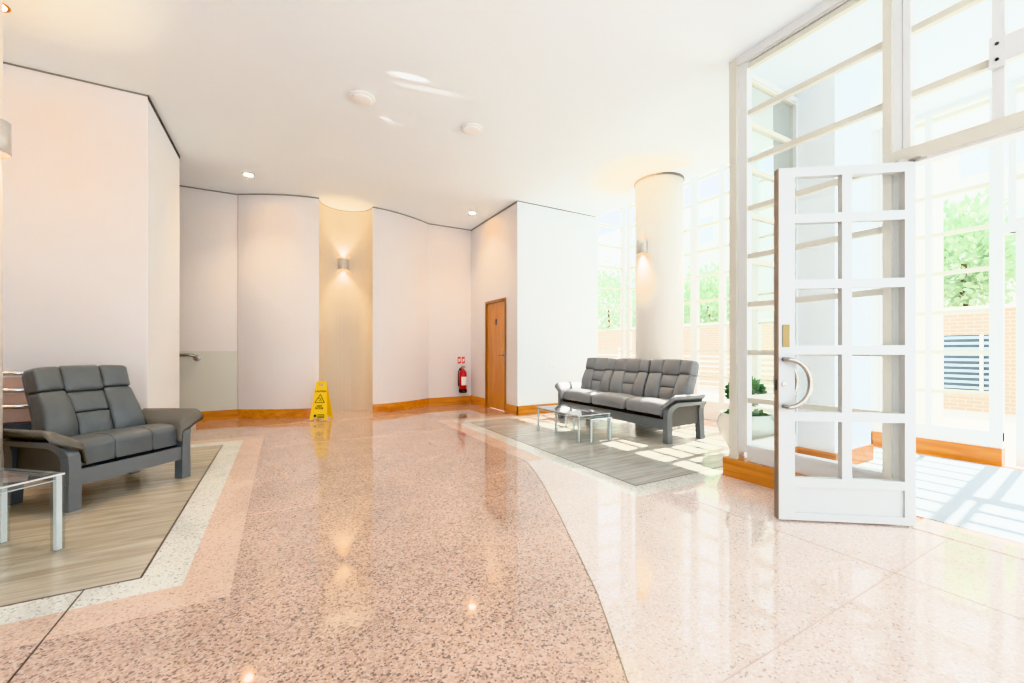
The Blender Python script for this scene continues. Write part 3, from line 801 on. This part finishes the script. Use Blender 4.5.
# ------------------------------------------------------------------ fire extinguisher + sign
fx, fy = 3.40, 8.213
e = thing('fire_extinguisher', 'red fire extinguisher hung on the far wall near the corner', 'extinguisher', (fx, fy, .24))
obj('cylinder', lathe(B(), [(.0, .06), (.082, .06), (.082, .40), (.075, .44), (.05, .475), (.028, .49), (.026, .51), (0, .512)], 32), M['red'], e, True)
obj('base_skirt', lathe(B(), [(.0, 0), (.084, 0), (.086, .06), (.084, .075), (0, .076)], 32), M['blackr'], e, True)
obj('label_band', lathe(B(), [(.0835, .16), (.0835, .34)], 20, a0=-PI*.75, a1=-PI*.2), M['whitep'], e, True)
obj('valve', lathe(B(), [(0, .51), (.02, .51), (.02, .55), (0, .552)], 16), M['chrome'], e, True)
bm = B(); box(bm, -.012, .012, -.1, .04, .56, .57); box(bm, -.012, .012, -.09, .02, .535, .543); obj('trigger', bm, M['blackr'], e)
obj('hose', tube(B(), [(-.02, 0, .53), (-.07, -.01, .52), (-.105, -.015, .46), (-.11, -.01, .36), (-.105, 0, .25), (-.1, 0, .14)], .011), M['blackr'], e, True)
boxo('wall_bracket', -.03, .03, .078, .095, .3, .5, M['dsteel'], e)
s = thing('fire_sign', 'small red fire extinguisher instruction signs on the far wall above the extinguisher', 'sign', (3.40, 8.306, .93))
for x0 in (-.08, .015):
    p = boxo('sign_plate', x0, x0+.068, -.002, .004, -.07, .07, M['redsign'], s)
    boxo('sign_symbol', x0+.015, x0+.04, -.004, -.002, -.04, .03, M['whitep'], p)
    boxo('sign_symbol', x0+.045, x0+.055, -.004, -.002, -.02, .045, M['whitep'], p)

# sockets
s = thing('wall_socket', 'small white socket plate on the white wall left of the sofa', 'socket', (4.37, 6.278, .84))
boxo('plate', -.06, .06, -.009, 0, -.04, .04, M['whitep'], s, .003); boxo('rocker', -.012, .012, -.013, -.009, -.015, .015, M['frame'], s)
s = thing('wall_socket', 'small white socket plate on the white return wall behind the loveseat', 'socket', (-1.2, 6.05, .42))
boxo('plate', 0, .009, -.07, .07, -.04, .04, M['whitep'], s, .003)
for yy in (-.035, .035): boxo('rocker', .009, .013, yy-.01, yy+.01, -.012, .012, M['frame'], s)

# ------------------------------------------------------------------ handrails
hr = thing('handrail', 'round steel handrail on the far wall beside the stair opening', 'handrail')
pts = [(-3.6, 8.22, 1.0), (-1.37, 8.22, 1.07), (-1.27, 8.22, 1.073), (-1.22, 8.225, 1.06), (-1.19, 8.25, 1.03), (-1.185, 8.32, 1.02)]
obj('rail', tube(B(), pts, .026, 16), M['steel'], hr, True)
obj('wall_rose', lathe(B(), [(0, 0), (.05, 0), (.05, .012), (0, .014)], 24), M['steel'], hr); hr.children[-1].location = (-1.185, 8.318, 1.02); hr.children[-1].rotation_euler = (PI/2, 0, 0)
obj('bracket', tube(B(), [(-1.5, 8.32, 1.0), (-1.5, 8.26, 1.0), (-1.5, 8.22, 1.06)], .008), M['steel'], hr, True)
sr = thing('stair_railing', 'low railing of steel bars on a dark plinth behind the loveseat', 'railing')
for z in (.94, .785, .64):
    obj('rail', tube(B(), [(-3.3, 5.42, z), (-1.55, 5.42, z)], .02, 12), M['chrome'], sr, True)
for x in (-3.3, -1.56): obj('post', tube(B(), [(x, 5.42, .0), (x, 5.42, .97)], .02, 12), M['chrome'], sr, True)
boxo('plinth', -3.3, -1.6, 5.36, 5.52, .3, .49, M['dsteel'], sr, .004)
pk = boxo('wall_left_skirt', -6.4, -1.6, 5.535, 5.55, 0, .9, pbr('pinkish_panel', '#d6b4a4', .6)); pk['kind'] = 'structure'

# ------------------------------------------------------------------ vase with clipped shrub
pl = thing('potted_shrub', 'clipped green shrub in a round white ceramic vase by the porch corner', 'plant', (4.33, 2.62, .0018))
obj('vase', lathe(B(), [(0, 0), (.10, 0), (.115, .02), (.13, .05), (.20, .16), (.265, .28), (.28, .36), (.262, .42), (.24, .45), (.25, .475), (.235, .478), (.222, .45), (.21, .42), (0, .42)], 48), M['vase'], pl, True)
obj('soil', lathe(B(), [(0, .425), (.212, .425)], 24), M['soil'], pl)
st = obj('stem', tube(B(), [(0, 0, .42), (.01, .005, .55), (-.005, .0, .72)], .013, 8), M['stem'], pl, True)
def leaves(center, rad, n, size, squash=1.0, seed=1, shell=.55, jitter=.0):
    rn = random.Random(seed); bm = B()
    for _ in range(n):
        v = Vector((rn.gauss(0, 1), rn.gauss(0, 1), rn.gauss(0, 1))).normalized()
        r = rad*(shell+(1-shell)*rn.random()**.5)*(1+jitter*rn.uniform(-1, 1))
        c = Vector(center)+Vector((v.x*r, v.y*r, v.z*r*squash))
        d_ = (v+Vector((rn.uniform(-.8, .8), rn.uniform(-.8, .8), rn.uniform(-.3, .9)))).normalized()
        a = d_.orthogonal().normalized(); a.rotate(Matrix.Rotation(rn.uniform(0, 6.28), 3, d_))
        s = size*rn.uniform(.7, 1.3)
        q = [c-d_*s*.5, c+a*s*.28, c+d_*s*.6, c-a*s*.28]
        bm.faces.new([bm.verts.new(p) for p in q])
    return bm
obj('foliage', leaves((0, 0, .70), .185, 1000, .055, .85, 3), M['leaf'], pl)
obj('trailing_leaves', leaves((0, 0, .47), .2, 180, .07, .18, 5, .7), M['leaf'], pl)

# ------------------------------------------------------------------ outside
gr = boxo('ground', XF+.1, 40, -25, 45, -.3, -.06, M['pave']); gr['kind'] = 'structure'
gw = thing('garden_wall', 'low buff brick garden wall outside beyond the glazing', 'wall', kind='structure')
bm = B(); box(bm, 12, 12.3, -14, 30, -.06, 1.95); obj('brickwork', bm, M['brick'], gw)
boxo('coping', 11.95, 12.35, -14, 30, 1.95, 2.02, M['render_w'], gw)
lv = thing('louvre_vent', 'dark slatted louvre grille set in the brick wall outside', 'vent', (11.96, 2.36, 0))
boxo('backing', 0, .03, 0, .72, .35, 1.45, M['louvd'], lv); 
for k in range(10): boxo('slat', -.05, 0, 0, .72, .38+k*.11, .43+k*.11, M['louv'], lv)
boxo('post', -.06, .0, .15, .19, .35, 1.45, M['render_w'], lv)
gp = thing('white_gate_pier', 'tall plain white pier outside the porch glass left of the tree', 'pier', (9, 2.44, -.06))
boxo('shaft', 0, .5, 0, .62, 0, 4.3, M['render_w'], gp); boxo('cap', -.04, .54, -.03, .66, 4.3, 4.4, M['render_w'], gp)
fe = thing('white_fence', 'white horizontal rail fence outside the hall windows', 'fence', (9.6, 0, -.06))
for k in range(8): boxo('rail', 0, .03, 3.2, 20, .25+k*.13, .29+k*.13, M['render_w'], fe)
for y in range(4, 20, 2): boxo('post', .03, .08, y, y+.07, 0, 1.3, M['render_w'], fe)
sb = thing('exterior_building', 'pale rendered building far outside beyond the trees', 'building', (19, 0, -.06))
boxo('facade', 0, 1, -16, 40, 0, 9, M['render_w'], sb)
for k in range(9):
    for z in (1.2, 4.0, 6.6):
        w_ = boxo('window', -.03, .0, -12+k*5, -10.4+k*5, z, z+1.5, M['render_w'], sb)
        boxo('pane', -.04, -.03, -11.9+k*5, -10.5+k*5, z+.1, z+1.4, pbr('far_pane', '#e6eaea', .5) if 'far_pane' not in bpy.data.materials else bpy.data.materials['far_pane'], w_)
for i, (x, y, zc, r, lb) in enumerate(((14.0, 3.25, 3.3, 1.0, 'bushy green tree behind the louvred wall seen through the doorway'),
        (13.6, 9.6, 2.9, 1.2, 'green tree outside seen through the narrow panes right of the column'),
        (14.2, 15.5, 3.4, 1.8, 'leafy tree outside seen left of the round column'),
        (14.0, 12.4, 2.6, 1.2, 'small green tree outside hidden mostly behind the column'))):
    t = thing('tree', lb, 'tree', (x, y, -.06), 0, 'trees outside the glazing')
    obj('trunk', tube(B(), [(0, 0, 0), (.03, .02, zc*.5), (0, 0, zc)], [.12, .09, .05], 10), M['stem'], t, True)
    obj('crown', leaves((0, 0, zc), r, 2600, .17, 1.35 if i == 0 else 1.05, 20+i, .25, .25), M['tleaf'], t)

# ------------------------------------------------------------------ light
w = bpy.data.worlds.new('world'); SC.world = w; w.use_nodes = True
bg = w.node_tree.nodes['Background']; bg.inputs[0].default_value = (.87, .935, 1, 1); bg.inputs[1].default_value = 3.4
su = bpy.data.lights.new('sun', 'SUN'); su.energy = 18; su.angle = math.radians(.6); su.color = (1, .97, .92)
so = bpy.data.objects.new('sun', su); COL.objects.link(so)
so.rotation_euler = Vector((-.574, -.05, -.819)).to_track_quat('-Z', 'Y').to_euler()
# added spot lamps near the facade that imitate sun glints on the ceiling
def glint(px, py, src, energy, size, sx=1, rot=0):
    x, y = PX(px, py, H); ld = bpy.data.lights.new('added_glint_spot', 'SPOT'); ld.energy = energy; ld.spot_size = math.radians(size); ld.spot_blend = .9; ld.shadow_soft_size = .0
    o = bpy.data.objects.new('added_glint_spot', ld); COL.objects.link(o); o.location = src
    q = (Vector((x, y, H))-Vector(src)).to_track_quat('-Z', 'Y'); o.rotation_euler = q.to_euler(); o.scale = (sx, 1, 1)
glint(410, 77, (5.8, 3.2, .75), 2000, 2.6, .45)
glint(430, 90, (5.8, 3.2, .45), 700, 5, .2)
glint(386, 119, (5.8, 5.1, .9), 1500, .9, .6)
glint(396, 124, (5.8, 5.1, .5), 350, 2.2, .25)
glint(332, 157, (5.9, 5.0, .35), 700, 2.2, .3)
glint(372, 168, (5.9, 5.4, .3), 350, 3.6, .2)
glint(440, 181, (5.9, 5.6, .35), 1300, 1.1, .4)
SC.view_settings.view_transform = 'Khronos PBR Neutral'
SC.view_settings.look = 'None'
SC.view_settings.exposure = -0.06
SC.cycles.use_denoising = True
SC.cycles.max_bounces = 14; SC.cycles.transparent_max_bounces = 40; SC.cycles.diffuse_bounces = 8; SC.cycles.glossy_bounces = 6
SC.cycles.sample_clamp_indirect = 8
SC.cycles.caustics_reflective = False
